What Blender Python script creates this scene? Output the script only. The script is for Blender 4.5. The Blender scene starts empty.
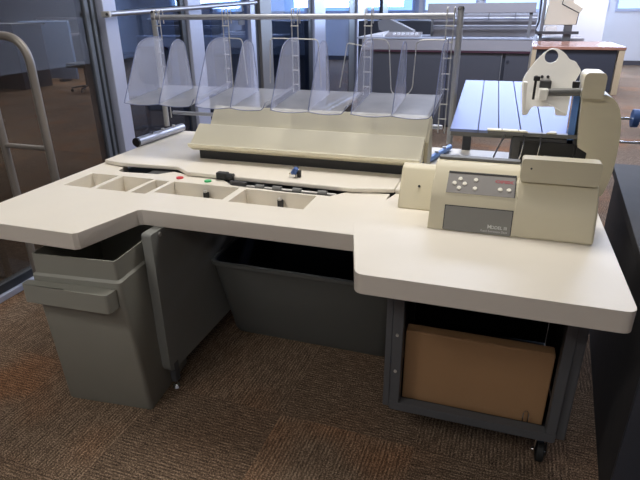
import bpy, bmesh, math, random
from mathutils import Vector, Matrix
from mathutils.geometry import tessellate_polygon
random.seed(7)
S = bpy.context.scene
C = S.collection
PI = math.pi

# ------------------------------------------------------------------ camera
YAW, PIT, ROLL, FPX = 0.3240381681494419, 0.41337522561155204, -0.010620661202933184, 530.0
cam_d = bpy.data.cameras.new('camera')
cam = bpy.data.objects.new('camera', cam_d)
C.objects.link(cam)
f = Vector((-math.sin(YAW)*math.cos(PIT), math.cos(YAW)*math.cos(PIT), -math.sin(PIT)))
r0 = Vector((math.cos(YAW), math.sin(YAW), 0)); u0 = r0.cross(f)
rt = r0*math.cos(ROLL) + u0*math.sin(ROLL); up = -r0*math.sin(ROLL) + u0*math.cos(ROLL)
m = Matrix((rt, up, -f)).transposed().to_4x4(); m.translation = Vector((0, 0, 1.4))
cam.matrix_world = m
cam_d.sensor_width = 36; cam_d.lens = FPX/640*36; cam_d.clip_start = .02; cam_d.clip_end = 200
S.camera = cam

# ------------------------------------------------------------------ world, lights, exposure
def lin(c): return tuple(((v/255)/12.92 if v/255 <= .04045 else (((v/255)+.055)/1.055)**2.4) for v in c) + (1,)
w = bpy.data.worlds.new('world'); S.world = w; w.use_nodes = True
bg = w.node_tree.nodes['Background']; bg.inputs[0].default_value = lin((150, 170, 205)); bg.inputs[1].default_value = .25
S.view_settings.view_transform = 'Standard'; S.view_settings.look = 'None'
S.view_settings.exposure = 0.04; S.view_settings.gamma = 1.0; S.view_settings.use_curve_mapping = False

def area(name, loc, sx, sy, power, col, rot=(0, 0, 0)):
    d = bpy.data.lights.new(name, 'AREA'); d.shape = 'RECTANGLE'; d.size = sx; d.size_y = sy
    d.energy = power; d.color = lin(col)[:3]
    o = bpy.data.objects.new(name, d); C.objects.link(o); o.location = loc; o.rotation_euler = rot
    return o
WARM = (255, 251, 245)
area('ceiling_or_fill_lamp', (-.6, 2.5, 2.85), 2.4, .6, 56, WARM)
area('ceiling_or_fill_lamp', (-1.9, -.5, 2.85), .9, .6, 33, WARM)
area('ceiling_or_fill_lamp', (.0, -1.4, 2.85), 2.4, .6, 28, WARM)  # added fill light that brightens the console and front faces
area('ceiling_or_fill_lamp', (.2, 5.6, 2.85), 2.4, .8, 115, (214, 226, 255))
area('ceiling_or_fill_lamp', (1.0, 8.8, 2.85), 3.4, .8, 190, (225, 232, 255))
area('ceiling_or_fill_lamp', (2.0, 12.2, 2.85), 4.4, .8, 230, (225, 232, 255))
area('ceiling_or_fill_lamp', (-6.5, 3.5, 2.85), 3.4, .8, 140, (245, 248, 255))  # added fill light, lifts the dark view through the left pane
area('ceiling_or_fill_lamp', (-9, 9.5, 2.85), 4.4, .8, 240, (228, 234, 248))  # added fill light for the next room behind the farther panes
# daylight of the far window wall
area('window_daylight', (1.5, 15.4, 2.0), 7.0, 1.2, 420, (190, 215, 255), (-PI/2, 0, 0))

# ------------------------------------------------------------------ materials
def mat(name, col, rough=.5, metal=0, spec=.5, bump=0, bscale=200, var=0, vscale=6, coat=0):
    m = bpy.data.materials.new(name); m.use_nodes = True
    nt = m.node_tree; b = nt.nodes['Principled BSDF']
    b.inputs['Base Color'].default_value = lin(col); b.inputs['Roughness'].default_value = rough
    b.inputs['Metallic'].default_value = metal; b.inputs['Specular IOR Level'].default_value = spec
    b.inputs['Coat Weight'].default_value = coat
    tc = nt.nodes.new('ShaderNodeTexCoord')
    n = nt.nodes.new('ShaderNodeTexNoise'); n.inputs['Scale'].default_value = vscale; n.inputs['Detail'].default_value = 5
    nt.links.new(tc.outputs['Object'], n.inputs['Vector'])
    mx = nt.nodes.new('ShaderNodeMix'); mx.data_type = 'RGBA'
    c = lin(col); v = max(var, .02)
    mx.inputs['A'].default_value = (c[0]*(1-v), c[1]*(1-v), c[2]*(1-v), 1)
    mx.inputs['B'].default_value = (min(1, c[0]*(1+v)), min(1, c[1]*(1+v)), min(1, c[2]*(1+v)), 1)
    nt.links.new(n.outputs['Fac'], mx.inputs['Factor']); nt.links.new(mx.outputs['Result'], b.inputs['Base Color'])
    if bump:
        n2 = nt.nodes.new('ShaderNodeTexNoise'); n2.inputs['Scale'].default_value = bscale; n2.inputs['Detail'].default_value = 3
        nt.links.new(tc.outputs['Object'], n2.inputs['Vector'])
        bp = nt.nodes.new('ShaderNodeBump'); bp.inputs['Strength'].default_value = bump; bp.inputs['Distance'].default_value = .002
        nt.links.new(n2.outputs['Fac'], bp.inputs['Height']); nt.links.new(bp.outputs['Normal'], b.inputs['Normal'])
    return m

CREAM = mat('cream_laminate', (224, 217, 204), .42, bump=.08, bscale=500, var=.03)
CREAM_EDGE = mat('cream_edge', (196, 188, 178), .5)
YELLOW = mat('aged_cream_plastic', (230, 223, 198), .5, var=.03)
BEIGE = mat('beige_painted_metal', (212, 203, 176), .45, bump=.06, bscale=700, var=.03)
BEIGE2 = mat('beige_lid_plastic', (190, 182, 158), .5, var=.03)
WHITE = mat('white_painted_metal', (248, 246, 240), .4)
GREYPLATE = mat('grey_control_film', (128, 124, 120), .45)
PLATE = mat('grey_name_plate', (132, 130, 124), .4, var=.05)
LETTER = mat('pale_lettering', (205, 205, 200), .5)
REDL = mat('red_lettering', (158, 84, 88), .5)
BUTTON = mat('ivory_button', (240, 236, 222), .35)
DGREY = mat('dark_grey_metal', (70, 70, 72), .5, var=.06)
PANEL = mat('grey_powder_coat', (104, 104, 102), .45, bump=.15, bscale=900, var=.05)
FRAME = mat('grey_frame_steel', (76, 77, 80), .5, bump=.1, bscale=900)
BLACK = mat('black_plastic', (26, 26, 28), .45)
RUBBER = mat('black_rubber', (20, 20, 20), .7)
STEEL = mat('brushed_steel', (196, 194, 190), .35, metal=.5)
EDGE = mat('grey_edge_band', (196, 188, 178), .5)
POST = mat('grey_rack_post', (176, 176, 176), .35, metal=.3)
ALU = mat('satin_aluminium', (168, 170, 178), .38, metal=.7)
CHROME = mat('chrome', (220, 220, 220), .12, metal=1)
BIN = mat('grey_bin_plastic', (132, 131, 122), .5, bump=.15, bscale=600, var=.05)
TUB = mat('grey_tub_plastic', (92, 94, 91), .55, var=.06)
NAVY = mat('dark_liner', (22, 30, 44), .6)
RED = mat('red_button', (205, 45, 50), .35)
GREEN = mat('green_button', (50, 175, 105), .35)
BLUE = mat('blue_painted_metal', (100, 140, 205), .35, metal=.3)
SLAT = mat('polished_slat', (124, 137, 180), .4, metal=.65, var=.04)  # bluish tone puts the window's reflection into the colour
CARD = mat('cardboard', (146, 112, 78), .8, bump=.2, bscale=90, var=.08)
SIDEP = mat('grey_side_panel', (124, 125, 121), .45, bump=.15, bscale=900, var=.05)
BLACKWOOD = mat('black_wood_grain', (50, 48, 48), .7, spec=.35, var=.25, vscale=14, bump=.1, bscale=60)
BROWN = mat('wood_top', (150, 108, 90), .18, var=.12, vscale=5)
TAN = mat('tan_edge', (178, 160, 128), .5)
CHARC = mat('charcoal_panel', (50, 53, 62), .5)
WALLW = mat('painted_wall', (202, 200, 202), .8, bump=.05, bscale=300)
WALLD = mat('dim_partition', (96, 100, 112), .8)
BASEB = mat('vinyl_baseboard', (70, 66, 70), .6)
CEIL = mat('ceiling_tile', (205, 203, 198), .9, bump=.2, bscale=120)
FASCIA = mat('grey_fascia', (156, 152, 154), .5)
CABD = mat('slate_cabinet', (78, 79, 86), .5, var=.04)
TOPG = mat('grey_counter_top', (176, 182, 196), .25)
MAROON = mat('maroon_edge', (74, 44, 56), .5)
PAPER = mat('white_paper', (232, 232, 236), .7)
MULL = mat('silver_mullion', (178, 184, 206), .4, metal=.25)
MULLD = mat('dark_gasket', (58, 62, 68), .4, metal=.2)
GASKG = mat('slate_gasket', (92, 98, 108), .4, metal=.2)
MULLG = mat('grey_mullion', (128, 128, 130), .45, metal=.2)
TUBEG = mat('grey_enamel_tube', (128, 122, 116), .35, metal=.3)
PALEBLUE = mat('pale_blue_panel', (140, 165, 205), .5)
SEATB = mat('blue_plastic', (60, 92, 150), .45)

def emit(name, col, s):
    m = bpy.data.materials.new(name); m.use_nodes = True; nt = m.node_tree
    nt.nodes.clear(); o = nt.nodes.new('ShaderNodeOutputMaterial'); e = nt.nodes.new('ShaderNodeEmission')
    e.inputs[0].default_value = lin(col); e.inputs[1].default_value = s
    nt.links.new(e.outputs[0], o.inputs[0]); return m
SKYPANE = emit('daylit_sky', (165, 205, 250), 2.2)

def glass(name, tint, gain, base=0.0, gcol=(235, 240, 255)):
    m = bpy.data.materials.new(name); m.use_nodes = True; nt = m.node_tree; nt.nodes.clear()
    o = nt.nodes.new('ShaderNodeOutputMaterial'); mx = nt.nodes.new('ShaderNodeMixShader')
    t = nt.nodes.new('ShaderNodeBsdfTransparent'); t.inputs[0].default_value = lin(tint)
    g = nt.nodes.new('ShaderNodeBsdfGlossy'); g.inputs['Roughness'].default_value = .015; g.inputs['Color'].default_value = lin(gcol)
    fr = nt.nodes.new('ShaderNodeFresnel'); ge = nt.nodes.new('ShaderNodeNewGeometry')
    io = nt.nodes.new('ShaderNodeMath'); io.operation = 'MULTIPLY_ADD'; io.inputs[1].default_value = 1/1.5-1.5; io.inputs[2].default_value = 1.5
    nt.links.new(ge.outputs['Backfacing'], io.inputs[0]); nt.links.new(io.outputs[0], fr.inputs['IOR'])   # same reflectance on both faces of the thin sheet
    ma = nt.nodes.new('ShaderNodeMath'); ma.operation = 'MULTIPLY_ADD'; ma.use_clamp = True
    ma.inputs[1].default_value = gain; ma.inputs[2].default_value = base
    nt.links.new(fr.outputs[0], ma.inputs[0]); nt.links.new(ma.outputs[0], mx.inputs[0])
    nt.links.new(t.outputs[0], mx.inputs[1]); nt.links.new(g.outputs[0], mx.inputs[2]); nt.links.new(mx.outputs[0], o.inputs[0])
    return m
GLASS = glass('tinted_wall_glass', (205, 203, 200), 1.6, .02, (228, 230, 236))
GLASSB = glass('blue_reflection_wall_glass', (176, 192, 214), 1.9, .03, (212, 226, 252))  # reflected and transmitted blue put into the tint of the farther panes

def acrylic(name, alpha, col, rough):
    m = bpy.data.materials.new(name); m.use_nodes = True; nt = m.node_tree; nt.nodes.clear()
    o = nt.nodes.new('ShaderNodeOutputMaterial'); mx = nt.nodes.new('ShaderNodeMixShader')
    t = nt.nodes.new('ShaderNodeBsdfTransparent'); t.inputs[0].default_value = (.93, .94, .97, 1)
    p = nt.nodes.new('ShaderNodeBsdfPrincipled'); p.inputs['Base Color'].default_value = lin(col); p.inputs['Roughness'].default_value = rough
    tc = nt.nodes.new('ShaderNodeTexCoord'); n = nt.nodes.new('ShaderNodeTexNoise'); n.inputs['Scale'].default_value = 9
    ma = nt.nodes.new('ShaderNodeMath'); ma.operation = 'MULTIPLY_ADD'; ma.inputs[1].default_value = .16; ma.inputs[2].default_value = alpha-.08
    nt.links.new(tc.outputs['Object'], n.inputs['Vector']); nt.links.new(n.outputs['Fac'], ma.inputs[0]); nt.links.new(ma.outputs[0], mx.inputs[0])
    nt.links.new(t.outputs[0], mx.inputs[1]); nt.links.new(p.outputs[0], mx.inputs[2]); nt.links.new(mx.outputs[0], o.inputs[0])
    return m
ACRY = acrylic('clear_acrylic', .24, (215, 220, 240), .12)
ACRYB = acrylic('scuffed_acrylic_base', .36, (205, 207, 216), .3)
ACRYE = acrylic('acrylic_cut_edge', .85, (108, 116, 150), .3)

def carpet():
    m = bpy.data.materials.new('striped_carpet_tile'); m.use_nodes = True; nt = m.node_tree; N = nt.nodes; L = nt.links
    b = N['Principled BSDF']; b.inputs['Roughness'].default_value = .95; b.inputs['Specular IOR Level'].default_value = .1
    tc = N.new('ShaderNodeTexCoord'); mp = N.new('ShaderNodeMapping'); mp.inputs['Rotation'].default_value = (0, 0, .02)
    mp.inputs['Location'].default_value = (.17, .08, 0)
    L.new(tc.outputs['Object'], mp.inputs['Vector'])
    sep = N.new('ShaderNodeSeparateXYZ'); L.new(mp.outputs[0], sep.inputs[0])
    def math_(op, a, b=None, c=None):
        n = N.new('ShaderNodeMath'); n.operation = op
        for i, v in enumerate((a, b, c)):
            if v is None: continue
            if isinstance(v, (int, float)): n.inputs[i].default_value = v
            else: L.new(v, n.inputs[i])
        return n.outputs[0]
    T = .5
    fx = math_('FLOOR', math_('DIVIDE', sep.outputs[0], T)); fy = math_('FLOOR', math_('DIVIDE', sep.outputs[1], T))
    par = math_('PINGPONG', math_('ADD', fx, fy), 1.0)
    cmb = N.new('ShaderNodeCombineXYZ'); L.new(fx, cmb.inputs[0]); L.new(fy, cmb.inputs[1])
    wn = N.new('ShaderNodeTexWhiteNoise'); wn.noise_dimensions = '3D'; L.new(cmb.outputs[0], wn.inputs['Vector'])
    # across (a) and along (l) coordinates swap from tile to tile
    a = math_('ADD', math_('MULTIPLY', sep.outputs[1], math_('SUBTRACT', 1.0, par)), math_('MULTIPLY', sep.outputs[0], par))
    l = math_('ADD', math_('MULTIPLY', sep.outputs[0], math_('SUBTRACT', 1.0, par)), math_('MULTIPLY', sep.outputs[1], par))
    v = N.new('ShaderNodeCombineXYZ'); L.new(math_('MULTIPLY', a, 140), v.inputs[0]); L.new(math_('MULTIPLY', l, 22), v.inputs[1]); L.new(wn.outputs['Value'], v.inputs[2])
    n1 = N.new('ShaderNodeTexNoise'); n1.inputs['Scale'].default_value = 1; n1.inputs['Detail'].default_value = 2; L.new(v.outputs[0], n1.inputs['Vector'])
    ln = math_('SINE', math_('MULTIPLY', a, 2*PI/.0125))
    fine = N.new('ShaderNodeTexNoise'); fine.inputs['Scale'].default_value = 210; fine.inputs['Detail'].default_value = 2; L.new(mp.outputs[0], fine.inputs['Vector'])
    big = N.new('ShaderNodeTexNoise'); big.inputs['Scale'].default_value = 2.6; big.inputs['Detail'].default_value = 1; L.new(mp.outputs[0], big.inputs['Vector'])
    s = math_('ADD', math_('MULTIPLY', ln, .06), math_('MULTIPLY', n1.outputs['Fac'], .42))
    s = math_('ADD', s, math_('MULTIPLY', fine.outputs['Fac'], 1.15))
    s = math_('ADD', math_('SUBTRACT', s, .345), math_('MULTIPLY', wn.outputs['Value'], .07))
    cr = N.new('ShaderNodeValToRGB'); L.new(s, cr.inputs[0])
    E = cr.color_ramp.elements; E[0].position = .18; E[0].color = lin((34, 28, 25)); E[1].position = .82; E[1].color = lin((182, 158, 134))
    e = E.new(.48); e.color = lin((100, 83, 68))
    # warm tiles
    warm = N.new('ShaderNodeMix'); warm.data_type = 'RGBA'; warm.blend_type = 'MULTIPLY'
    warm.inputs['B'].default_value = (1.22, .84, .60, 1)
    wf = math_('MULTIPLY', math_('SUBTRACT', big.outputs['Fac'], .47), 5.0)
    wc = N.new('ShaderNodeClamp'); L.new(wf, wc.inputs[0])
    wf2 = math_('MULTIPLY', wc.outputs[0], math_('MULTIPLY_ADD', wn.outputs['Value'], .8, .1))
    L.new(wf2, warm.inputs['Factor']); L.new(cr.outputs[0], warm.inputs['A']); L.new(warm.outputs['Result'], b.inputs['Base Color'])
    bp = N.new('ShaderNodeBump'); bp.inputs['Strength'].default_value = .6; bp.inputs['Distance'].default_value = .004
    L.new(s, bp.inputs['Height']); L.new(bp.outputs[0], b.inputs['Normal'])
    return m
CARPET = carpet()

# ------------------------------------------------------------------ mesh helpers (world coordinates)
def NB(): return bmesh.new()
def box(bm, x0, x1, y0, y1, z0, z1):
    vs = [bm.verts.new((x, y, z)) for z in (z0, z1) for y in (y0, y1) for x in (x0, x1)]
    for q in ((0, 2, 3, 1), (4, 5, 7, 6), (0, 1, 5, 4), (2, 6, 7, 3), (0, 4, 6, 2), (1, 3, 7, 5)):
        bm.faces.new([vs[i] for i in q])
    return bm
def hexa(bm, p):   # 8 points: bottom 4 (ccw), top 4 (ccw)
    vs = [bm.verts.new(q) for q in p]
    for q in ((3, 2, 1, 0), (4, 5, 6, 7), (0, 1, 5, 4), (1, 2, 6, 5), (2, 3, 7, 6), (3, 0, 4, 7)):
        bm.faces.new([vs[i] for i in q])
    return bm
def prism(bm, loops, fn, t0, t1):
    """loops of 2D points (first the outline, then holes) extruded from t0 to t1; fn(a, b, t) gives the point"""
    base = len(bm.verts)
    flat = [p for lp in loops for p in lp]
    A = [bm.verts.new(fn(p[0], p[1], t0)) for p in flat]; B = [bm.verts.new(fn(p[0], p[1], t1)) for p in flat]
    tr = tessellate_polygon([[Vector((p[0], p[1], 0)) for p in lp] for lp in loops])
    for t in tr:
        try: bm.faces.new([A[i] for i in t]); bm.faces.new([B[i] for i in reversed(t)])
        except ValueError: pass
    k = 0
    for lp in loops:
        n = len(lp)
        for i in range(n):
            j = (i+1) % n
            bm.faces.new([A[k+i], A[k+j], B[k+j], B[k+i]])
        k += n
    return bm
XY = lambda a, b, t: (a, b, t)
YZ = lambda a, b, t: (t, a, b)
XZ = lambda a, b, t: (a, t, b)
def cyl(bm, p0, p1, r, r1=None, n=20, cap=True):
    p0, p1 = Vector(p0), Vector(p1); d = (p1-p0).normalized()
    a = d.orthogonal().normalized(); b = d.cross(a); r1 = r if r1 is None else r1
    R0, R1 = [], []
    for i in range(n):
        t = 2*PI*i/n; o = a*math.cos(t)+b*math.sin(t)
        R0.append(bm.verts.new(p0+o*r)); R1.append(bm.verts.new(p1+o*r1))
    for i in range(n):
        j = (i+1) % n; bm.faces.new([R0[i], R0[j], R1[j], R1[i]])
    if cap: bm.faces.new(R0[::-1]); bm.faces.new(R1)
    return bm
def tube(bm, pts, r, n=10):
    pts = [Vector(p) for p in pts]; rings = []; prev = None
    for i, p in enumerate(pts):
        d = (pts[min(i+1, len(pts)-1)]-pts[max(i-1, 0)]).normalized()
        if prev is None: a = d.orthogonal().normalized()
        else: a = (prev-d*prev.dot(d)).normalized()
        prev = a; b = d.cross(a)
        rings.append([bm.verts.new(p+(a*math.cos(2*PI*k/n)+b*math.sin(2*PI*k/n))*r) for k in range(n)])
    for i in range(len(rings)-1):
        for k in range(n):
            j = (k+1) % n; bm.faces.new([rings[i][k], rings[i][j], rings[i+1][j], rings[i+1][k]])
    bm.faces.new(rings[0][::-1]); bm.faces.new(rings[-1]); return bm
def fillet(pts, rad, n=6):
    """round the inner corners of an open 3D polyline"""
    pts = [Vector(p) for p in pts]; out = [pts[0]]
    for i in range(1, len(pts)-1):
        p = pts[i]; a = (pts[i-1]-p); b = (pts[i+1]-p); k = min(rad, a.length*.49, b.length*.49)
        A = p+a.normalized()*k; B = p+b.normalized()*k
        for s in range(n+1):
            t = s/n; out.append((1-t)**2*A+2*t*(1-t)*p+t*t*B)
    out.append(pts[-1]); return out
def round2(pts, rads, n=5):
    """closed 2D polygon with rounded corners"""
    out = []; N_ = len(pts)
    for i, p in enumerate(pts):
        r = rads[i] if isinstance(rads, (list, tuple)) else rads
        if r <= 0: out.append(tuple(p)); continue
        p = Vector(p); a = Vector(pts[i-1])-p; b = Vector(pts[(i+1) % N_])-p; k = min(r, a.length*.49, b.length*.49)
        A = p+a.normalized()*k; B = p+b.normalized()*k
        for s in range(n+1):
            t = s/n; q = (1-t)**2*A+2*t*(1-t)*p+t*t*B; out.append((q.x, q.y))
    return out

LOC = {}
def base_of(o):
    while o.parent: o = o.parent
    return LOC.get(o.name, Vector((0, 0, 0)))
def obj(name, bm, material, parent=None, bevel=0, seg=2, smooth=True, label=None, origin=None):
    bmesh.ops.recalc_face_normals(bm, faces=bm.faces)
    off = base_of(parent) if parent else Vector(origin or (0, 0, 0))
    bmesh.ops.translate(bm, verts=bm.verts, vec=-off)
    me = bpy.data.meshes.new(name); bm.to_mesh(me); bm.free()
    o = bpy.data.objects.new(name, me); C.objects.link(o); me.materials.append(material)
    if parent: o.parent = parent
    elif origin: o.location = origin; LOC[o.name] = Vector(origin)
    if bevel:
        md = o.modifiers.new('bevel', 'BEVEL'); md.width = bevel; md.segments = seg; md.limit_method = 'ANGLE'; md.angle_limit = .6
        md.use_clamp_overlap = True
    if smooth:
        for p in me.polygons: p.use_smooth = True
        if True:
            try: me.set_sharp_from_angle(angle=.7)
            except Exception: pass
    if label: o['label'] = label
    return o
def thing(name, label, cat, loc=(0, 0, 0), group=None):
    o = bpy.data.objects.new(name, None); C.objects.link(o); o.location = loc; LOC[o.name] = Vector(loc)
    o['label'] = label; o['category'] = cat
    if group: o['group'] = group
    return o
def tag(o, label, cat, group=None):
    o['label'] = label; o['category'] = cat
    if group: o['group'] = group
    return o
def struct(name, bm, m, **k):
    o = obj(name, bm, m, **k); o['kind'] = 'structure'; return o
def text(name, s, size, m, parent, pos, xdir, ydir, bold=0):
    cu = bpy.data.curves.new(name, 'FONT'); cu.body = s; cu.size = size; cu.extrude = .0003; cu.offset = bold
    cu.align_x = 'RIGHT'
    t = bpy.data.objects.new(name+'_c', cu); C.objects.link(t)
    dg = bpy.context.evaluated_depsgraph_get()
    me = bpy.data.meshes.new_from_object(t.evaluated_get(dg)); bpy.data.objects.remove(t)
    x = Vector(xdir).normalized(); y = Vector(ydir).normalized(); z = x.cross(y)
    M_ = Matrix((x, y, z)).transposed().to_4x4(); M_.translation = Vector(pos)-base_of(parent)
    me.transform(M_); me.materials.clear(); me.materials.append(m)
    o = bpy.data.objects.new(name, me); C.objects.link(o); o.parent = parent; return o

# ------------------------------------------------------------------ the room
GX = -2.38      # plane of the glass wall
WY = 15.65      # far wall
struct('floor', box(NB(), -22, 9, -3, 18, -.05, 0), CARPET)
struct('ceiling', box(NB(), -22, 9, -3, 18, 2.9, 2.95), CEIL)
bm = NB()
wins = [(-8.45+i*1.55, -7.05+i*1.55) for i in range(9)]
prism(bm, [[(-22, 0), (9, 0), (9, 2.9), (-22, 2.9)]]+[[(a, 1.28), (a, 2.5), (b, 2.5), (b, 1.28)] for a, b in wins], XZ, WY, WY+.15)
struct('wall_back', bm, WALLW, smooth=False)
struct('baseboard_back', box(NB(), -22, 9, WY-.02, WY, 0, .11), BASEB)
for i, (a, b) in enumerate(wins):
    fr = NB(); prism(fr, [[(a, 1.24), (b, 1.24), (b, 2.5), (a, 2.5)], [(a+.05, 1.31), (a+.05, 2.45), (b-.05, 2.45), (b-.05, 1.31)]], XZ, WY-.03, WY+.1)
    wdo = struct('window_%d' % (i+1), fr, MULL, smooth=False)
    obj('pane', box(NB(), a+.05, b-.05, WY+.05, WY+.06, 1.31, 2.45), SKYPANE, wdo, smooth=False)
struct('wall_right', box(NB(), 6.5, 6.6, -3, WY, 0, 2.9), WALLW)
struct('wall_front', box(NB(), -22, 6.5, -3.1, -3, 0, 2.9), WALLW)
struct('wall_left', box(NB(), -22, -21.9, -3, WY, 0, 2.9), WALLD)

# glass wall on the left: panes, mullions, sill
mull = [(2.78, 3.0), (3.80, 4.09), (4.98, 5.49), (6.72, 7.29), (8.62, 9.58), (10.92, 11.38)]
ys = [-3]+[v for a, b in mull for v in (a, b)]+[WY]
for i in range(0, len(ys), 2):
    struct('window_%d' % (40+i//2), box(NB(), GX-.006, GX+.006, ys[i], ys[i+1], .08, 2.9), GLASS if i == 0 else GLASSB, smooth=False)
n = 1
def trim(bm, m, bev=.004):
    global n
    struct('trim_%d' % n, bm, m, bevel=bev); n += 1
trim(box(NB(), GX-.05, GX+.03, -3, WY, 0, .035), MULL)
trim(box(NB(), GX-.03, GX+.012, -3, WY, .035, .085), MULLD)
# the door post by the desk: dark gasket strips, then the bright post
for a, b, dx, mt in ((2.765, 2.80, .02, GASKG), (2.80, 2.82, .005, MULLD), (2.82, 2.845, .02, GASKG), (2.845, 2.89, 0, MULLD), (2.89, 3.01, .05, MULL),
                     (3.79, 3.86, .02, MULLD), (3.87, 3.98, .04, MULL), (3.98, 4.10, .02, MULL),
                     (4.97, 5.07, .04, MULL), (5.07, 5.22, .00, MULLD), (5.22, 5.50, .03, MULLG),
                     (6.70, 6.85, .01, MULLD), (6.85, 7.30, .04, MULL), (8.6, 9.0, .01, MULLD), (9.0, 9.6, .04, MULL), (10.9, 11.4, .04, MULLD)):
    trim(box(NB(), GX-.05, GX+dx, a, b, .08, 2.9), mt)
# column near the far wall
trim(prism(NB(), [[(.70, 13.6), (1.94, 13.6), (1.94, 14.3), (.70, 14.3)]], XY, 0, 2.9), WALLW)

# ------------------------------------------------------------------ grab bar on the glass wall
t = thing('grab_bar', 'long satin metal bar running along the glass wall behind the desk', 'bar', (GX+.09, 3.0, 1.375))
obj('tube', tube(NB(), [(GX+.09, 2.86, 1.375), (GX+.09, 3.95, 1.41), (GX+.09, 5.0, 1.45)], .016, 14), ALU, t)
bk = box(NB(), GX+.055, GX+.115, 2.855, 2.875, 1.358, 1.392)
b = obj('mounting_plate', bk, STEEL, t, bevel=.004)
obj('screw', cyl(NB(), (GX+.10, 2.85, 1.375), (GX+.10, 2.856, 1.375), .008), DGREY, b)
obj('bracket', box(NB(), GX+.041, GX+.09, 4.98, 5.01, 1.435, 1.46), STEEL, t)
obj('bracket', box(NB(), GX+.051, GX+.09, 2.865, 2.88, 1.365, 1.385), STEEL, t)

# ------------------------------------------------------------------ the mail extraction desk
D = thing('mail_extraction_desk', 'wide cream mail opening desk with recessed tray and grey control console', 'desk', (-.7, 1.8, 0))
TZ, TB = .74, .681
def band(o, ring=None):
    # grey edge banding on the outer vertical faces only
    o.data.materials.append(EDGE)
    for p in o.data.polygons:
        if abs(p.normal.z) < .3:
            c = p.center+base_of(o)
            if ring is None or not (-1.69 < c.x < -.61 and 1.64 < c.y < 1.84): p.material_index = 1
comp = [(-1.672, -1.534, 1.655, 1.83), (-1.512, -1.364, 1.655, 1.83), (-1.344, -1.275, 1.655, 1.825),
        (-1.256, -.953, 1.68, 1.828), (-.922, -.624, 1.668, 1.824)]
outer = [(-1.74, 1.24), (-1.262, 1.24), (-1.248, 1.252), (-1.192, 1.487), (-1.178, 1.497), (-.36, 1.497), (-.36, 1.924), (-.515, 1.916),
         (-.575, 1.836), (-.72, 1.834), (-.80, 1.835), (-.845, 1.842), (-.935, 1.841), (-1.0, 1.848), (-1.09, 1.93), (-1.275, 1.938),
         (-1.335, 1.952), (-1.385, 1.90), (-1.56, 1.885), (-1.585, 1.90), (-1.615, 2.0), (-1.74, 2.0)]
holes = [[(a, c), (a, d), (b, d), (b, c)] for a, b, c, d in comp]
bm = prism(NB(), [outer]+holes, XY, TB, TZ)
wt = obj('worktop', bm, CREAM, D, bevel=.006, seg=3)
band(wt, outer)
bm = NB()
for a, b, c, d in comp:
    box(bm, a-.004, b+.004, c-.004, d+.004, .655, .66)
    prism(bm, [[(a-.004, c-.004), (b+.004, c-.004), (b+.004, d+.004), (a-.004, d+.004)], [(a, c), (b, c), (b, d), (a, d)]], XY, .66, TB+.001)
obj('compartment_floor', bm, CREAM, wt)
# right worktop, 0.5 mm proud of the left one
rout = round2([(-.318, 1.238), (.366, 1.238), (.366, 2.60), (-.36, 2.60), (-.34, 1.93), (-.42, 1.60)], [.025, .03, .01, .01, 0, 0])
rw = obj('worktop', prism(NB(), [rout], XY, TB, TZ+.001), CREAM, D, bevel=.007, seg=3, label='wide right-hand worktop under the console')
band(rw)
# rear deck with its front lip
dk = [(-1.72, 1.975), (-1.61, 1.95), (-1.325, 1.968), (-1.31, 1.958), (-1.24, 1.908), (-.5, 1.893), (-.345, 1.93), (-.345, 2.64), (-1.72, 2.64)]
obj('rear_deck', prism(NB(), [dk], XY, .742, .76), CREAM, D, bevel=.005, seg=3)
dk2 = [(-.36, 1.87), (-.20, 1.87), (-.20, 2.64), (-.36, 2.64)]
obj('rear_deck', prism(NB(), [[(-.343, 1.93), (.36, 1.93), (.36, 2.64), (-.343, 2.64)]], XY, .742, .7595), CREAM, D, bevel=.004)
# trough under the slot with its rollers
obj('slot_trough', box(NB(), -1.60, -.36, 1.84, 2.06, .60, .65), BLACK, D)
obj('slot_cover', hexa(NB(), [(-1.46, 1.90, .66), (-1.30, 1.90, .66), (-1.30, 2.0, .66), (-1.46, 2.0, .66), (-1.45, 1.905, .735), (-1.335, 1.96, .735), (-1.335, 1.985, .735), (-1.45, 1.965, .735)]), DGREY, D, bevel=.004)
for x in (-.88, -.805, -.72, -.615):
    ro = obj('feed_roller', cyl(NB(), (x-.018, 1.868, .735), (x+.018, 1.868, .735), .013), PANEL, D)
    obj('roller_hub', cyl(NB(), (x-.0195, 1.868, .735), (x+.0195, 1.868, .735), .006), CHROME, ro)
obj('roller_shaft', cyl(NB(), (-1.08, 1.868, .735), (-.56, 1.868, .735), .005), STEEL, D)
lt = obj('latch', box(NB(), -1.095, -1.045, 1.895, 1.925, .742, .772), BLACK, D, bevel=.004)
obj('knob', cyl(NB(), (-1.04, 1.90, .757), (-1.015, 1.90, .757), .016), BLACK, lt)
obj('hinge_bar', box(NB(), -1.015, -.94, 1.862, 1.876, .735, .752), DGREY, D, bevel=.002)
# photo sensors standing in the two wide compartments
for x, y in ((-1.095, 1.80), (-.768, 1.80)):
    s = obj('photo_sensor', box(NB(), x-.012, x+.012, y, y+.012, .66, TB+.035), BLACK, D, bevel=.003)
    obj('sensor_head', cyl(NB(), (x, y, TB+.035), (x, y, TB+.042), .008), STEEL, s)
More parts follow.
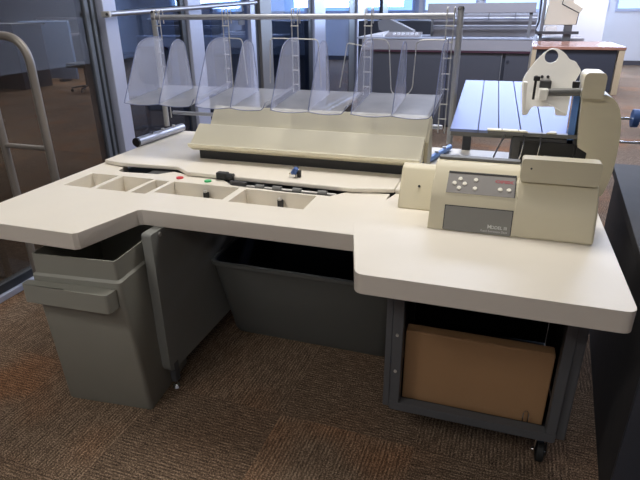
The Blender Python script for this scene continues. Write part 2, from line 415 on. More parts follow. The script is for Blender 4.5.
# joystick on the deck
j = obj('jog_lever', cyl(NB(), (-.775, 1.965, .76), (-.775, 1.965, .775), .016), CHROME, D)
obj('lever_cap', cyl(NB(), (-.772, 1.965, .775), (-.757, 1.960, .80), .013, .010), SEATB, j)
obj('lever_clip', box(NB(), -.756, -.742, 1.960, 1.978, .76, .788), BLACK, j, bevel=.002)
obj('red_button', cyl(NB(), (-1.255, 1.872, TZ), (-1.255, 1.872, TZ+.005), .015), RED, D, label='red push button')
obj('green_button', cyl(NB(), (-1.117, 1.866, TZ), (-1.117, 1.866, TZ+.005), .015), GREEN, D, label='green push button')
# stepped hopper
prof = [(2.085, .822), (2.08, .836), (2.092, .838), (2.108, .832), (2.200, .904), (2.211, .904), (2.214, .872), (2.33, .872), (2.33, .80), (2.12, .800)]
hp = obj('stepped_hopper', prism(NB(), [prof], YZ, -1.335, -.277), YELLOW, D, bevel=.002)
obj('rear_tier', prism(NB(), [[(2.224, .8725), (2.306, .972), (2.318, .972), (2.345, .8725)]], YZ, -1.300, -.268), YELLOW, hp, bevel=.002)
obj('hopper_base', box(NB(), -1.30, -.30, 2.125, 2.33, .7605, .7995), BLACK, hp)
obj('end_plate', prism(NB(), [[(2.214, .88), (2.30, .965), (2.36, .80), (2.36, .7605), (2.20, .7605)]], YZ, -.2765, -.262), BEIGE2, hp, bevel=.002)
# base tubes of the hanging rack fixed on the deck
def base_tube(x0, y0, x1, y1, rad, mt):
    d = Vector((x1-x0, y1-y0, 0)).normalized()
    a = Vector((x0, y0, .762+rad)); b_ = Vector((x1, y1, .762+rad))
    o = obj('base_tube', cyl(NB(), a, b_, rad, n=24), mt, D)
    obj('end_cap', cyl(NB(), a-d*.012, a-d*.0005, rad+.0005, n=24), BLACK, o)
    for k in (.3, .55, .8):
        p = a.lerp(b_, k); q = p+Vector((.0, 0, rad))
        obj('bolt', cyl(NB(), q-Vector((0, 0, .004)), q+Vector((0, 0, .006)), .009, n=10), STEEL if k > .3 else BLACK, o)
    return o
base_tube(-1.722, 2.235, -1.70, 2.62, .022, ALU)
base_tube(-.30, 2.22, -.205, 2.60, .013, BLUE)

# ---- legs, panels
pn = prism(NB(), [round2([(1.42, .09), (2.58, .09), (2.58, TB), (1.42, TB)], [.035, 0, 0, .012])], YZ, -1.138, -1.098)
sp = obj('side_panel', pn, SIDEP, D, bevel=.02, seg=5)
for y in (1.455, 2.52):
    lg = obj('levelling_foot', cyl(NB(), (-1.107, y, .004), (-1.107, y, .096), .006), CHROME, D)
    obj('foot_pad', cyl(NB(), (-1.107, y, 0), (-1.107, y, .010), .017, .013), CHROME, lg)
obj('foot_bracket', box(NB(), -1.122, -1.097, 1.445, 1.475, .030, .12), FRAME, sp, bevel=.002)
for z in (.665,): obj('screw', cyl(NB(), (-1.098, 1.47, z), (-1.094, 1.47, z), .008), STEEL, sp)
obj('back_panel', box(NB(), -1.70, .34, 2.585, 2.605, .10, TB-.001), DGREY, D)
obj('side_panel', box(NB(), -1.72, -1.70, 1.62, 2.58, .065, TB), PANEL, D, bevel=.002, label='outer left side panel')
# steel leg frame at the right
FY = 1.435
bm = NB()
box(bm, -.262, -.240, FY, FY+.55, .145, TB)
left = obj('frame_post', bm, FRAME, D, bevel=.003)
obj('frame_post', box(NB(), -.2395, -.206, FY-.004, FY+.035, .171, TB), FRAME, D, bevel=.002)
obj('frame_post', box(NB(), .258, .288, FY-.004, FY+.035, .171, TB), FRAME, D, bevel=.002)
obj('frame_post', box(NB(), .2885, .318, FY+.01, FY+.55, .145, TB), FRAME, D, bevel=.003)
obj('frame_rail', prism(NB(), [round2([(-.2395, .138), (.288, .138), (.288, .170), (-.2395, .170)], [.01, .01, 0, 0])], XZ, FY-.004, FY+.03), FRAME, D, bevel=.002)
obj('frame_shelf', box(NB(), -.238, .286, FY+.032, FY+.55, .145, .153), BLACK, D)
obj('frame_back', box(NB(), -.238, .286, FY+.54, FY+.55, .155, TB-.002), BLACK, D)
for z in (.60, .44, .30): obj('screw', cyl(NB(), (-.223, FY-.005, z), (-.223, FY-.009, z), .005), STEEL, left)
def caster(x, y):
    w_ = obj('caster', cyl(NB(), (x-.012, y, .036), (x+.012, y, .036), .036, n=24), RUBBER, D, bevel=.004)
    fk = NB()
    box(fk, x-.022, x-.017, y-.022, y+.02, .03, .098); box(fk, x+.017, x+.022, y-.022, y+.02, .03, .098); box(fk, x-.022, x+.022, y-.022, y+.02, .098, .104)
    obj('fork', fk, CHROME, w_, bevel=.002)
    obj('stem', cyl(NB(), (x, y+.005, .10), (x, y+.005, .146), .01), STEEL, w_)
    obj('axle', cyl(NB(), (x-.026, y, .036), (x+.026, y, .036), .005), CHROME, w_)
caster(.262, 1.50); caster(.262, 1.93); caster(-.21, 1.93)

# ---- console
cprof = [(1.618, TZ+.001), (1.6485, .838), (1.656, .856), (1.735, .914), (1.750, .926), (1.762, .929), (1.80, .929), (1.80, TZ+.001)]
con = obj('console_housing', prism(NB(), [cprof], YZ, -.176, .088), BEIGE, D, bevel=.016, seg=4)
cprof2 = [(1.6185, TZ+.001), (1.640, .815), (1.652, .850), (1.70, .900), (1.80, .915), (1.80, TZ+.001)]
obj('console_wing', prism(NB(), [cprof2], YZ, .078, .314), BEIGE, con, bevel=.008, seg=3)
lid = obj('console_lid', prism(NB(), [round2([(.087, .902), (.307, .902), (.309, .974), (.087, .974)], .010)], XZ, 1.685, 1.735), BEIGE2, con, bevel=.004)
obj('screw', cyl(NB(), (.115, 1.6855, .945), (.115, 1.683, .945), .003), DGREY, lid)
obj('console_rear_strip', prism(NB(), [[(1.782, .928), (1.802, .932), (1.802, .942), (1.782, .938)]], YZ, -.17, .086), PANEL, con, bevel=.002)
# name plate on the front face
ny = Vector((0, .0305, .097)).normalized(); nn = Vector((1, 0, 0)).cross(ny)
def face_pt(x, s, off=0):      # s metres up the slanted front face
    p = Vector((x, 1.618, TZ+.001))+ny*s+nn*off; return p
bm = NB(); hexa(bm, [face_pt(-.128, .004, -.002), face_pt(.080, .004, -.002), face_pt(.080, .082, -.002), face_pt(-.128, .082, -.002),
                     face_pt(-.128, .004, .0012), face_pt(.080, .004, .0012), face_pt(.080, .082, .0012), face_pt(-.128, .082, .0012)])
rim = obj('plate_rim', bm, BLACK, con)
bm = NB(); hexa(bm, [face_pt(-.1255, .002, .000), face_pt(.0775, .002, .000), face_pt(.0775, .0795, .000), face_pt(-.1255, .0795, .000),
                     face_pt(-.1255, .002, .0022), face_pt(.0775, .002, .0022), face_pt(.0775, .0795, .0022), face_pt(-.1255, .0795, .0022)])
pl_ = obj('name_plate', bm, PLATE, con)
text('lettering', 'M', .017, LETTER, pl_, face_pt(.021, .020, .0024), (1, 0, 0), ny, .0003)
text('lettering', 'ODEL III', .0135, LETTER, pl_, face_pt(.067, .020, .0024), (1, 0, 0), ny, .0003)
text('lettering', 'Rapid Extraction Desk', .0088, LETTER, pl_, face_pt(.069, .009, .0024), (1, 0, 0), ny)
# control film on the slanted panel
cy = Vector((0, .079, .058)).normalized(); cn = Vector((1, 0, 0)).cross(cy)
def cpt(x, s, off=0): return Vector((x, 1.656, .856))+cy*s+cn*off
def cquad(bm, x0, x1, s0, s1, o0, o1, sk=0):
    return hexa(bm, [cpt(x0, s0, o0), cpt(x1, s0, o0), cpt(x1, s1, o0), cpt(x0, s1, o0), cpt(x0, s0, o1), cpt(x1, s0, o1), cpt(x1, s1, o1), cpt(x0, s1, o1)])
film = obj('control_panel', cquad(NB(), -.130, .0765, .000, .079, -.002, .0012), GREYPLATE, con)
obj('panel_shadow_gap', cquad(NB(), -.130, .0765, .079, .084, -.002, .0035), BLACK, con)
obj('panel_edge', cquad(NB(), .0765, .0785, .0, .084, -.002, .0035), BLACK, con)
for x, s in ((-.108, .038), (-.091, .056), (-.076, .038), (-.092, .020), (-.043, .056), (-.043, .022), (.033, .026), (.059, .026)):
    bt = NB(); cyl(bt, cpt(x, s, .001), cpt(x, s, .0045), .0075, .0062, n=18); obj('button', bt, BUTTON, film)
text('lettering', 'OPEX', .0135, REDL, film, cpt(.071, .052, .0014), (1.0, 0, 0), cy, .0012)
for c in film.children:
    if c.name.startswith('lettering'):
        xs = [v.co.x for v in c.data.vertices]; xm = max(xs)
        for v in c.data.vertices: v.co.x = xm+(v.co.x-xm)*1.55
# side block
sb = obj('side_cover', prism(NB(), [[(1.775, TZ+.001), (1.842, .868), (1.858, .878), (1.90, .878), (1.90, TZ+.001)]], YZ, -.305, -.177), BEIGE, con, bevel=.012, seg=4)
obj('sensor_hole', cyl(NB(), (-.236, 1.813, .8165), (-.236, 1.809, .8185), .0045), BLACK, sb)

# ---- slatted receiving table behind the console
def slope(x, yf): return (x, yf)
fr_x = [-.176, -.068, .009, .090, .166, .250]; bk_x = [-.168, -.082, -.018, .048, .135, .306]
Yf, Zf, Yb, Zb = 2.15, .958, 2.70, 1.078
tb = None
for i in range(5):
    g = .0012
    a0, a1 = fr_x[i]+g, fr_x[i+1]-g; b0, b1 = bk_x[i]+g, bk_x[i+1]-g
    P_ = [(a0, Yf, Zf-.012), (a1, Yf, Zf-.012), (b1, Yb, Zb-.012), (b0, Yb, Zb-.012), (a0, Yf, Zf), (a1, Yf, Zf), (b1, Yb, Zb), (b0, Yb, Zb)]
    o = obj('table_slat', hexa(NB(), P_), SLAT, D, bevel=.0015)
und = hexa(NB(), [(-.172, Yf+.01, Zf-.030), (.25, Yf+.01, Zf-.030), (.305, Yb, Zb-.030), (-.165, Yb, Zb-.030), (-.172, Yf+.01, Zf-.0125), (.25, Yf+.01, Zf-.0125), (.305, Yb, Zb-.0125), (-.165, Yb, Zb-.0125)])
ut = obj('slat_table_tray', und, PANEL, D)
obj('table_side_plate', hexa(NB(), [(.252, 2.13, .86), (.276, 2.13, .86), (.33, 2.5, .86), (.306, 2.5, .86), (.247, 2.13, 1.12), (.270, 2.13, 1.12), (.33, 2.5, 1.12), (.306, 2.5, 1.12)]), BLUE, D, bevel=.002)
lg = obj('guide_strip', prism(NB(), [round2([(-.033, 2.115), (.113, 2.115), (.100, 2.142), (-.033, 2.142)], [0, 0, .012, 0])], XY, .964, .969), YELLOW, D, bevel=.001)
obj('guide_strip', prism(NB(), [round2([(.176, 2.115), (.212, 2.115), (.212, 2.150), (.196, 2.150)], [0, 0, .006, .01])], XY, .964, .969), YELLOW, D, bevel=.001)
for x in (.0, .06): obj('screw', cyl(NB(), (x+.02, 2.128, .969), (x+.02, 2.128, .971), .003), DGREY, lg)
hs = NB(); box(hs, .062, .288, 2.13, 2.34, .78, .946)
hb = obj('feeder_box', hs, DGREY, D, bevel=.003)
obj('feeder_ledge', box(NB(), -.03, .286, 2.116, 2.145, .949, .963), PANEL, D, bevel=.002)
obj('feeder_recess', box(NB(), .09, .278, 2.122, 2.131, .80, .93), BLACK, hb)
obj('feeder_bar', box(NB(), .180, .272, 2.114, 2.122, .865, .882), PANEL, hb, bevel=.001)
for pts in ([(.10, 2.112, .955), (.102, 2.104, .93), (.10, 2.10, .89), (.092, 2.10, .862)],
            [(.158, 2.112, .955), (.160, 2.104, .93), (.158, 2.10, .89), (.152, 2.10, .862)],
            [(.035, 2.112, .955), (.018, 2.09, .92), (.002, 2.07, .88), (-.004, 2.05, .85)]):
    obj('guide_wire', tube(NB(), fillet(pts, .02), .0028, 8), CHROME, D)
obj('table_post', box(NB(), -.15, -.11, 2.62, 2.64, .7605, 1.045), DGREY, D, bevel=.002)
obj('table_post', box(NB(), .18, .24, 2.36, 2.42, .7605, .975), DGREY, D, bevel=.002)

# ---- curved drum guard, knob box, hanger plate
dr = [(.272, 1.105), (.282, .975), (.287, .925), (.322, .905), (.322, .745), (.398, .745), (.414, .80), (.421, .87), (.419, .97), (.410, 1.035), (.393, 1.08), (.366, 1.108), (.33, 1.118)]
drum = obj('drum_guard', prism(NB(), [round2(dr, [.01, 0, 0, .004, 0, .01, .03, .04, .04, .04, .03, .03, .02], 4)], XZ, 2.10, 2.36), BEIGE, D, bevel=.012, seg=4)
kb = obj('knob_housing', prism(NB(), [round2([(.266, 1.102), (.336, 1.102), (.336, 1.188), (.266, 1.188)], [.004, .004, .02, .02])], XZ, 2.07, 2.20), BEIGE, D, bevel=.005)
plo = [(.150, 1.268), (.112, 1.235), (.072, 1.17), (.066, 1.14), (.082, 1.030), (.100, 1.030), (.112, 1.062), (.188, 1.064), (.196, 1.034), (.234, 1.034), (.236, 1.14), (.256, 1.190), (.232, 1.222), (.214, 1.225), (.190, 1.253)]
hole = [(.152+.022*math.cos(2*PI*k/24), 1.236+.022*math.sin(2*PI*k/24)) for k in range(24)]
def tilted(a, b, t):          # the plate leans back from its lower edge
    d = max(0, b-1.06)*.42; k = (2.105+d)/2.105
    return (a*k, t+d, 1.4+(b-1.4)*k)
hpz = obj('bearing_plate', prism(NB(), [round2(plo, [.03, .03, .02, .02, .008, .008, .01, .006, .006, .006, .01, .01, .01, .01, .03], 4), hole], tilted, 2.105, 2.113), WHITE, D, bevel=.0015)
ll = obj('plate_flange', prism(NB(), [[(.071, 1.15), (.083, 1.032), (.092, 1.036), (.086, 1.15)]], XZ, 2.085, 2.105), WHITE, hpz, bevel=.003)
sh = obj('drive_shaft', cyl(NB(), (.135, 2.085, 1.115), (.262, 2.085, 1.122), .0135), PANEL, D)
obj('shaft_collar', box(NB(), .128, .158, 2.062, 2.118, 1.090, 1.130), WHITE, sh, bevel=.004)
cb = obj('clamp_block', box(NB(), .128, .166, 2.100, 2.135, 1.128, 1.154), DGREY, D, bevel=.002)
obj('clamp_screw', cyl(NB(), (.112, 2.09, 1.09), (.112, 2.09, 1.172), .0045), BLACK, cb)
obj('clamp_knob', box(NB(), .104, .125, 2.078, 2.1, 1.155, 1.17), BLACK, cb, bevel=.002)
for x in (.134, .154): obj('clamp_bolt', cyl(NB(), (x, 2.150, 1.163), (x, 2.140, 1.163), .005), DGREY, cb)
obj('spring_housing', box(NB(), .238, .262, 2.135, 2.16, 1.125, 1.15), BLACK, D, bevel=.003)
obj('lower_sensor', box(NB(), .284, .322, 2.11, 2.2, .88, .924), BLACK, drum)
for z, x1 in ((1.002, .80), (.912, .80)):
    obj('support_rod', cyl(NB(), (.40, 2.29, z), (x1, 2.30, z), .0045), CHROME, D)
obj('rod_disc', cyl(NB(), (.482, 2.296, 1.004), (.505, 2.296, 1.004), .034, n=28), SEATB, D, bevel=.003)

# ------------------------------------------------------------------ hanging rack
RY = 2.52; RZ = 1.362
R_ = thing('hanging_rack', 'grey metal rack with top rail and two posts standing on the desk', 'rack', (-.95, RY, .81))
obj('rail', cyl(NB(), (-1.74, RY, RZ), (-.225, RY, RZ), .0125), ALU, R_)
obj('rail', cyl(NB(), (-1.68, RY, .885), (-.24, RY, .885), .010), ALU, R_, label='lower thin rail behind the hopper')
for x, zt in ((-1.735, RZ+.02), (-.203, RZ+.025)):
    po = obj('post', cyl(NB(), (x, RY+.008, .808), (x, RY+.008, zt), .014), POST, R_)
    obj('post_cap', cyl(NB(), (x, RY+.008, zt), (x, RY+.008, zt+.012), .017, .010), BLACK, po)

hx = [-1.70, -1.315, -.955, -.602, -.243]
hl = ['ladder hanger at the left end of the rail', 'second ladder hanger from the left along the rail', 'middle ladder hanger of the rail above the hopper',
      'fourth ladder hanger from the left along the rail', 'ladder hanger at the right end of the rail beside the dark-capped post']
HY = RY-.016
def make_hanger(x, zb, label, long_):
    h = thing('ladder_hanger', label, 'hanger', (x, HY, zb), 'ladder hangers on the rail')
    for s in (-1, 1):
        pts = fillet([(x+s*.015, RY+.016, RZ-.03), (x+s*.015, RY+.016, RZ+.034), (x+s*.015, HY, RZ+.034), (x+s*.015, HY, zb)], .012)
        obj('side_rod', tube(NB(), pts, .0028, 8), STEEL, h)
    z = RZ-.04
    while z > zb:
        obj('rung', cyl(NB(), (x-.019, HY-.003, z), (x+.019, HY-.003, z), .0028, n=8), STEEL, h); z -= .066
    return h
for i, x in enumerate(hx):
    make_hanger(x, [.86, 1.02, 1.02, 1.02, .86][i], 'narrow steel '+hl[i], 0)

# wire retainers, one resting from each hanger
def wire(x, xl, xr, label, hook=0):
    y = HY-.004; z = 1.268
    pts = []
    if xl: pts += [(x-xl-.01, y, 1.06), (x-xl, y, z)]
    else: pts += [(x-.02, y, z)]
    if xr: pts += [(x+xr, y, z-.004), (x+xr+.015, y, 1.05)]
    else: pts += [(x+.02, y, z)]
    o = obj('wire_retainer', tube(NB(), fillet(pts, .02), .0026, 8), STEEL, origin=(x, y, z))
    tag(o, label, 'wire', 'bent wire retainers')
wire(hx[1], 0, .085, 'thin bent steel wire on the second hanger from the left')
wire(hx[2], .125, .115, 'thin bent steel wire across the middle hanger')
# wire joining the last two hangers with a U at the bottom
y = HY-.004
pts = [(hx[3]-.01, y, 1.268), (hx[3]+.098, y, 1.266), (hx[3]+.118, y, 1.03), (hx[3]+.175, y, 1.015), (hx[3]+.215, y, 1.05), (hx[3]+.222, y, 1.266), (hx[4], y, 1.266)]
tag(obj('wire_retainer', tube(NB(), fillet(pts, .035), .0026, 8), STEEL, origin=(hx[3], y, 1.26)), 'thin bent steel wire dipping in a U between the two right-hand hangers', 'wire', 'bent wire retainers')
pts = [(hx[3]+.0, y, 1.235), (hx[3]-.095, y, 1.25), (hx[3]-.13, y, 1.05)]
tag(obj('wire_retainer', tube(NB(), fillet(pts, .012), .0026, 8), STEEL, origin=(hx[3], y, 1.24)), 'thin bent steel wire reaching left from the fourth hanger', 'wire', 'bent wire retainers')

# clear trays
ZT = 1.0
def make_tray(x0, x1, label, right, tilt=0):
    xm = (x0+x1)/2+.003
    t = thing('acrylic_tray', label, 'tray', (x0, HY-.02, ZT), 'clear trays hung from the rail')
    yb = HY-.018; YF = 2.108; ZB = 1.035
    # base plate: slopes gently to a drooping front edge with two lobes
    n_, rows = 32, 12
    def pt(k, r):
        lobe = abs(math.sin(2*PI*k))
        yf = YF+.010-.010*lobe
        y = yf+(yb-yf)*r
        e = (1-k)*(x1-x0)
        z = ZB-(ZB-ZT)*(1-r)-.006*lobe*max(0, 1-r*3)**2 + .03*(1-min(e/.025, 1))**2
        return (x0+(x1-x0)*k, y, z)
    bm = NB(); grid = [[bm.verts.new(pt(i/n_, q/rows)) for q in range(rows+1)] for i in range(n_+1)]
    for i in range(n_):
        for q in range(rows): bm.faces.new([grid[i][q], grid[i+1][q], grid[i+1][q+1], grid[i][q+1]])
    bmesh.ops.solidify(bm, geom=bm.faces[:], thickness=.003)
    bs = obj('base', bm, ACRYB, t)
    obj('front_edge', tube(NB(), [pt(i/n_, 0) for i in range(n_+1)], .0017, 6), ACRYE, bs)
    def side(x, nm='divider'):
        if nm == 'divider': p = round2([(YF+.01, ZT+.002), (2.275, 1.25), (2.325, 1.272), (2.39, 1.255), (2.425, ZB-.003)], [.01, .05, .03, .03, .0], 6)
        else: p = round2([(YF+.01, ZT+.002), (2.275, 1.25), (2.36, 1.276), (yb, 1.272), (yb, ZB+.002)], [.01, .05, .06, .03, .0], 6)
        o = obj(nm, prism(NB(), [p], YZ, x-.0015, x+.0015), ACRY, t, smooth=False)
        obj('cut_edge', tube(NB(), [(x, q[0], q[1]) for q in p], .0018, 6), ACRYE, o)
    side(x0+.003, 'side_panel'); side(xm)
    if right: side(x1-.003, 'side_panel')
    return t
make_tray(-1.675, -1.30, 'clear two-lobed plastic tray hung at the left end by the glass wall', False)
make_tray(-1.298, -.950, 'clear two-lobed plastic tray second from the left, with bluish sheen', False)
make_tray(-.932, -.592, 'clear two-lobed plastic tray third from the left above the hopper', False)
make_tray(-.576, -.238, 'clear two-lobed plastic tray at the right end with both side panels', True)

# ------------------------------------------------------------------ grey waste bin under the left wing
B_ = thing('waste_bin', 'grey rectangular plastic bin with stepped rim under the left desk wing', 'bin', (-1.12, 1.28, 0))
B_.rotation_euler[2] = math.radians(5.5)
def frustum(rings, close_bottom=True, close_top=False, rad=.03):
    bm = NB(); R = []
    for (x0, x1, y0, y1, z, rr) in rings:
        p = round2([(x0, y0), (x1, y0), (x1, y1), (x0, y1)], rr, 4)
        R.append([bm.verts.new((a, b, z)) for a, b in p])
    for a, b in zip(R, R[1:]):
        for i in range(len(a)):
            j = (i+1) % len(a); bm.faces.new([a[i], a[j], b[j], b[i]])
    if close_bottom: bm.faces.new(R[0][::-1])
    if close_top: bm.faces.new(R[-1])
    return bm
x0, x1, yF, yR = -1.488, -1.142, 1.262, 1.66
rings = [(-1.468, -1.120, 1.306, 1.60, 0, .012), (-1.474, -1.116, 1.300, 1.61, .008, .018), (-1.478, -1.134, 1.270, 1.66, .545, .018), (-1.478, -1.134, 1.270, 1.66, .560, .018), (-1.468, -1.142, 1.278, 1.652, .568, .014),
         (-1.464, -1.142, 1.276, 1.655, .640, .012), (-1.460, -1.146, 1.281, 1.650, .640, .01), (-1.455, -1.150, 1.29, 1.642, .56, .01), (-1.44, -1.16, 1.33, 1.58, .03, .01)]
bm = frustum(rings, True, True)
obj('bin_body', bm, BIN, B_)
hd = prism(NB(), [round2([(-1.495, 1.235), (-1.155, 1.218), (-1.150, 1.2695), (-1.495, 1.2695)], [.012, .02, .0, .0])], XY, .470, .540)
obj('handle', hd, BIN, B_, bevel=.010, seg=4)

# ------------------------------------------------------------------ big tub under the middle of the desk
T_ = thing('storage_tub', 'large pale grey tub in the shadow beneath the middle of the desk', 'tub', (-.7, 2.1, 0))
rings = [(-1.06, -.34, 1.90, 2.36, 0, .04), (-1.065, -.325, 1.875, 2.38, .03, .05), (-1.085, -.29, 1.765, 2.45, .408, .05), (-1.092, -.284, 1.757, 2.46, .410, .05), (-1.092, -.284, 1.757, 2.46, .425, .05),
         (-1.082, -.294, 1.772, 2.44, .425, .04), (-1.05, -.345, 1.905, 2.35, .04, .04)]
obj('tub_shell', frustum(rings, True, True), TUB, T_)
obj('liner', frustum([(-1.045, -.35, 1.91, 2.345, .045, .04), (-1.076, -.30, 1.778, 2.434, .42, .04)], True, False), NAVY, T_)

# ------------------------------------------------------------------ cardboard box inside the leg frame
K = thing('cardboard_box', 'plain brown shallow cardboard box standing inside the steel leg frame', 'box', (.02, 1.7, .153))
bx = obj('box_body', box(NB(), -.204, .252, 1.485, 1.535, .1535, .425), CARD, K, bevel=.003)
obj('flap', box(NB(), -.200, .248, 1.487, 1.510, .4255, .4285), CARD, K)
tag(obj('wire_clip', tube(NB(), fillet([(.190, 1.474, .154), (.190, 1.474, .20), (.198, 1.474, .21), (.206, 1.474, .20), (.206, 1.474, .154)], .006), .0018, 6), CHROME, origin=(.19, 1.474, .154)), 'small bright wire clip on the frame shelf before the cardboard box', 'clip')

# ------------------------------------------------------------------ black table at the right
G = thing('black_table', 'black wood-grain table standing to the right of the cream desk', 'table', (.9, 2.0, 0))
tp = prism(NB(), [[(.418, 1.28), (1.35, 1.20), (1.45, 2.68), (.535, 2.72)]], XY, .685, .72)
obj('table_top', tp, BLACKWOOD, G, bevel=.003)
pdn = prism(NB(), [[(.432, 1.32), (1.30, 1.26), (1.40, 2.62), (.545, 2.66)]], XY, .0, .684)
obj('pedestal', pdn, BLACKWOOD, G, bevel=.003)
obj('pedestal_groove', prism(NB(), [[(.428, 1.305), (.50, 1.303), (.51, 1.33), (.432, 1.33)]], XY, .03, .68), CHARC, G)

# ------------------------------------------------------------------ grey sorting counter in the background
CY = 6.835
K2 = thing('sorting_counter', 'long grey counter with slate cabinet doors behind the clear trays', 'counter', (-.7, 7.2, 0))
obj('counter_top', box(NB(), -1.78, .275, CY, CY+.75, 1.04, 1.06), TOPG, K2, bevel=.003)
obj('fascia', box(NB(), -1.72, .27, CY+.005, CY+.70, .915, 1.038), FASCIA, K2, bevel=.003)
obj('edge_strip', box(NB(), -1.715, .265, CY+.001, CY+.03, .893, .913), MAROON, K2)
obj('cabinet_body', box(NB(), -1.70, .26, CY+.04, CY+.68, .0, .89), CHARC, K2)
for a, b in ((-1.695, -1.18), (-1.172, -.66), (-.652, -.05), (.0, .255)):
    o = obj('cabinet_door', box(NB(), a, b, CY+.02, CY+.038, .03, .885), CABD, K2, bevel=.002)
obj('door_gap_trim', box(NB(), -.046, -.036, CY+.015, CY+.038, .03, .885), MULLG, K2)
obj('lock', cyl(NB(), (.03, CY+.02, .80), (.03, CY+.012, .80), .018), CHARC, K2)
# beam and posts above it
K3 = thing('overhead_beam', 'grey beam on thin posts above the background counter', 'beam', (-.3, 6.9, 1.06))
obj('beam', box(NB(), -.93, .26, CY, CY+.10, 1.325, 1.43), FASCIA, K3, bevel=.004)
obj('post', box(NB(), .20, .235, CY+.02, CY+.08, 1.0602, 1.325), MULLG, K3)
obj('post', box(NB(), -.92, -.895, CY+.3, CY+.36, 1.0602, 1.32), MULLG, K3)
for z in (1.26, 1.175): obj('cross_rod', cyl(NB(), (-.90, CY+.33, z), (.30, CY+.33, z), .013), ALU, K3)
obj('backboard', box(NB(), -.90, .30, CY+.38, CY+.40, 1.0602, 1.30), FASCIA, K3)
for x in (-.55, -.25, .05): obj('divider', box(NB(), x, x+.01, CY+.28, CY+.378, 1.25, 1.34), MULLG, K3)
# long tail right of counter
# keyboard-like device, paper and scanner on the counter
kd = thing('sorting_keypad', 'grey keypad with a row of white keys on the background counter', 'keypad', (-1.3, CY+.1, 1.06))
obj('body', hexa(NB(), [(-1.44, CY+.06, 1.0602), (-1.02, CY+.06, 1.0602), (-1.02, CY+.3, 1.0602), (-1.44, CY+.3, 1.0602), (-1.44, CY+.06, 1.075), (-1.02, CY+.06, 1.075), (-1.02, CY+.3, 1.11), (-1.44, CY+.3, 1.11)]), FASCIA, kd)
for i in range(6):
    x = -1.36+i*.055; obj('key', box(NB(), x, x+.032, CY+.12, CY+.18, 1.082, 1.105), PAPER, kd)
tag(obj('paper_stack', hexa(NB(), [(-1.76, CY+.03, 1.0602), (-1.46, CY+.03, 1.0602), (-1.46, CY+.4, 1.0602), (-1.72, CY+.4, 1.0602), (-1.76, CY+.03, 1.065), (-1.46, CY+.03, 1.09), (-1.46, CY+.4, 1.12), (-1.72, CY+.4, 1.065)]), PAPER, origin=(-1.6, CY+.2, 1.06)), 'sloping pile of white paper at the left end of the background counter', 'paper')
tag(obj('scanner', prism(NB(), [[(-1.62, 1.23), (-1.50, 1.27), (-1.16, 1.12), (-1.16, 1.061), (-1.45, 1.061), (-1.6, 1.13)]], XZ, CY+.42, CY+.62), MULLG, origin=(-1.4, CY+.5, 1.06)), 'grey wedge shaped device on the background counter behind the keypad', 'scanner')
tag(obj('equipment_case', box(NB(), -2.05, -1.0, CY+1.1, CY+1.6, .0, 1.22), CHARC, origin=(-1.5, CY+1.3, 0), bevel=.01), 'dark equipment case standing behind the background counter', 'case')
# shelf sidewards left of the counter front
# machine stand
M2 = thing('sorting_machine', 'tall beige machine with angled front behind the wood-topped desk', 'machine', (1.06, 12.2, 0))
obj('machine_body', prism(NB(), [[(.64, 1.045), (1.224, 1.045), (1.235, 1.224), (1.30, 1.344), (1.12, 1.448), (1.12, 1.96), (.70, 1.96)]], XZ, 12.0, 12.7), YELLOW, M2, bevel=.012)
obj('body_seam', tube(NB(), [(.93, 11.997, 1.512), (.91, 11.997, 1.416), (1.232, 11.997, 1.256), (1.216, 11.997, 1.05)], .009, 6), BLACK, M2)
obj('stem', box(NB(), 1.016, 1.16, 12.03, 12.16, .0, 1.044), PANEL, M2, bevel=.006)
obj('arm', box(NB(), .48, 1.28, 11.94, 12.0, .88, .93), DGREY, M2)
obj('motor', box(NB(), .67, .88, 12.0, 12.19, .87, 1.02), WHITE, M2, bevel=.015)
obj('stand', box(NB(), .58, 1.44, 12.26, 12.9, .0, .80), FASCIA, M2, bevel=.015)
obj('upright', box(NB(), .58, .64, 12.08, 12.16, .0, 1.96), MULLG, M2)
obj('cable', tube(NB(), fillet([(.53, 12.0, 1.56), (.54, 12.0, 1.08), (.48, 12.0, .95), (.58, 12.0, .86)], .08), .018, 8), CHARC, M2)

# wood-topped desk in front of the far wall
WYD = 10.27
W_ = thing('wood_top_desk', 'wood-topped desk with dark modesty panel and tan edges before the far wall', 'desk', (1.15, 10.8, 0))
obj('desk_top', prism(NB(), [[(.42, WYD), (1.86, WYD), (1.83, WYD+1.5), (.40, WYD+1.5)]], XY, .71, .76), BROWN, W_, bevel=.006)
obj('modesty_panel', box(NB(), .50, 1.74, WYD+.05, WYD+.08, .03, .709), CHARC, W_)
obj('side_leg', hexa(NB(), [(1.76, WYD+.01, 0), (1.85, WYD+.01, 0), (1.83, WYD+1.45, 0), (1.76, WYD+1.45, 0), (1.76, WYD+.01, .709), (1.85, WYD+.01, .709), (1.83, WYD+1.45, .709), (1.76, WYD+1.45, .709)]), TAN, W_)
obj('side_leg', box(NB(), .42, .49, WYD+.01, WYD+1.45, 0, .709), TAN, W_)

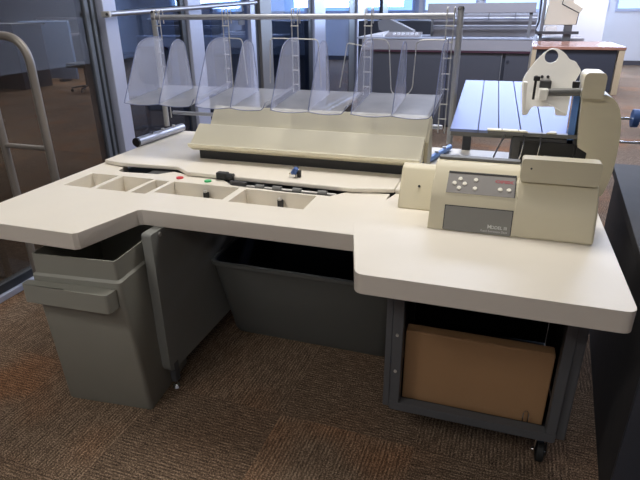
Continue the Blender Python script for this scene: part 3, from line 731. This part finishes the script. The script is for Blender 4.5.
# ------------------------------------------------------------------ beyond the glass wall
H_ = thing('hoop_frame_cart', 'grey tubular cart with a rounded hoop handle beside the glass wall', 'cart', (-2.135, 1.94, 0))
obj('hoop', tube(NB(), fillet([(-2.27, 1.94, .05), (-2.27, 1.94, 1.30), (-2.0, 1.94, 1.30), (-2.0, 1.94, .05)], .15, 14), .0185, 16), TUBEG, H_)
obj('crossbar', cyl(NB(), (-2.27, 1.94, .80), (-2.0, 1.94, .80), .012), TUBEG, H_)
obj('toe_plate', box(NB(), -2.30, -1.97, 1.925, 2.12, .03, .05), DGREY, H_, bevel=.003)
for x in (-2.27, -2.0): obj('wheel', cyl(NB(), (x-.015, 1.96, .03), (x+.015, 1.96, .03), .03), RUBBER, H_)

e = thing('dark_cabinet', 'dark cabinet seen through the left glass pane', 'cabinet', (-9.4, 8.5, 0))
obj('body', box(NB(), -10.6, -8.7, 8.2, 8.9, 0, 1.14), CHARC, e, bevel=.01)
obj('top', box(NB(), -10.65, -8.65, 8.15, 8.95, 1.14, 1.18), DGREY, e)
e = thing('grey_partition', 'pale grey partition beyond the dark cabinet behind the left glass pane', 'partition', (-9.2, 9.6, 0))
obj('screen', box(NB(), -9.9, -8.6, 9.5, 9.56, .05, 1.2), PALEBLUE, e, bevel=.01)
obj('foot', box(NB(), -9.6, -9.5, 9.4, 9.66, 0, .05), DGREY, e); obj('foot', box(NB(), -9.0, -8.9, 9.4, 9.66, 0, .05), DGREY, e)
e = thing('pale_workstation', 'grey workstation with a curved arm seen dimly through the left glass pane', 'workstation', (-11.3, 12.2, 0))
obj('body', box(NB(), -12.2, -10.4, 12.0, 12.7, 0, .80), DGREY, e, bevel=.01)
obj('top', box(NB(), -12.3, -10.3, 11.9, 12.8, .80, .85), FASCIA, e)
obj('arm', tube(NB(), fillet([(-11.9, 12.1, .85), (-12.1, 12.1, 1.1), (-11.4, 12.1, 1.15), (-10.9, 12.1, .9)], .1), .035), CHARC, e)
obj('rail', cyl(NB(), (-12.2, 12.3, 1.2), (-10.4, 12.3, 1.2), .02), FASCIA, e)
obj('upright', box(NB(), -10.45, -10.4, 12.28, 12.32, .851, 1.2), FASCIA, e); obj('upright', box(NB(), -12.2, -12.15, 12.28, 12.32, .851, 1.2), FASCIA, e)
def office_chair(x, y, rz, lab):
    c = thing('office_chair', lab, 'chair', (x, y, 0))
    obj('seat', prism(NB(), [round2([(x-.24, y-.24), (x+.24, y-.24), (x+.24, y+.24), (x-.24, y+.24)], .08)], XY, .44, .51), BLACK, c, bevel=.02)
    obj('backrest', prism(NB(), [round2([(x-.22, .58), (x+.22, .58), (x+.22, 1.0), (x-.22, 1.0)], .08)], XZ, y+.22, y+.27), BLACK, c, bevel=.015)
    obj('back_bar', box(NB(), x-.03, x+.03, y+.25, y+.275, .42, .7), DGREY, c)
    obj('gas_column', cyl(NB(), (x, y, .09), (x, y, .44), .025), DGREY, c)
    for k in range(5):
        a = 2*PI*k/5; q = (x+.28*math.cos(a), y+.28*math.sin(a), .07)
        l_ = obj('base_arm', cyl(NB(), (x, y, .10), q, .02, .014), BLACK, c)
        obj('wheel', cyl(NB(), (q[0]-.012, q[1], .027), (q[0]+.012, q[1], .027), .027), RUBBER, l_)
office_chair(-3.95, 5.4, 0, 'black office chair seen through the narrow pane beside the bright post')
office_chair(-7.4, 8.4, 0, 'black office chair far beyond the glass in the next room')
e = tag(obj('blue_screen', box(NB(), -5.7, -4.7, 8.4, 8.45, 0, 1.8), PALEBLUE, origin=(-5.2, 8.4, 0), bevel=.01), 'pale blue room divider standing behind the glass wall', 'divider')
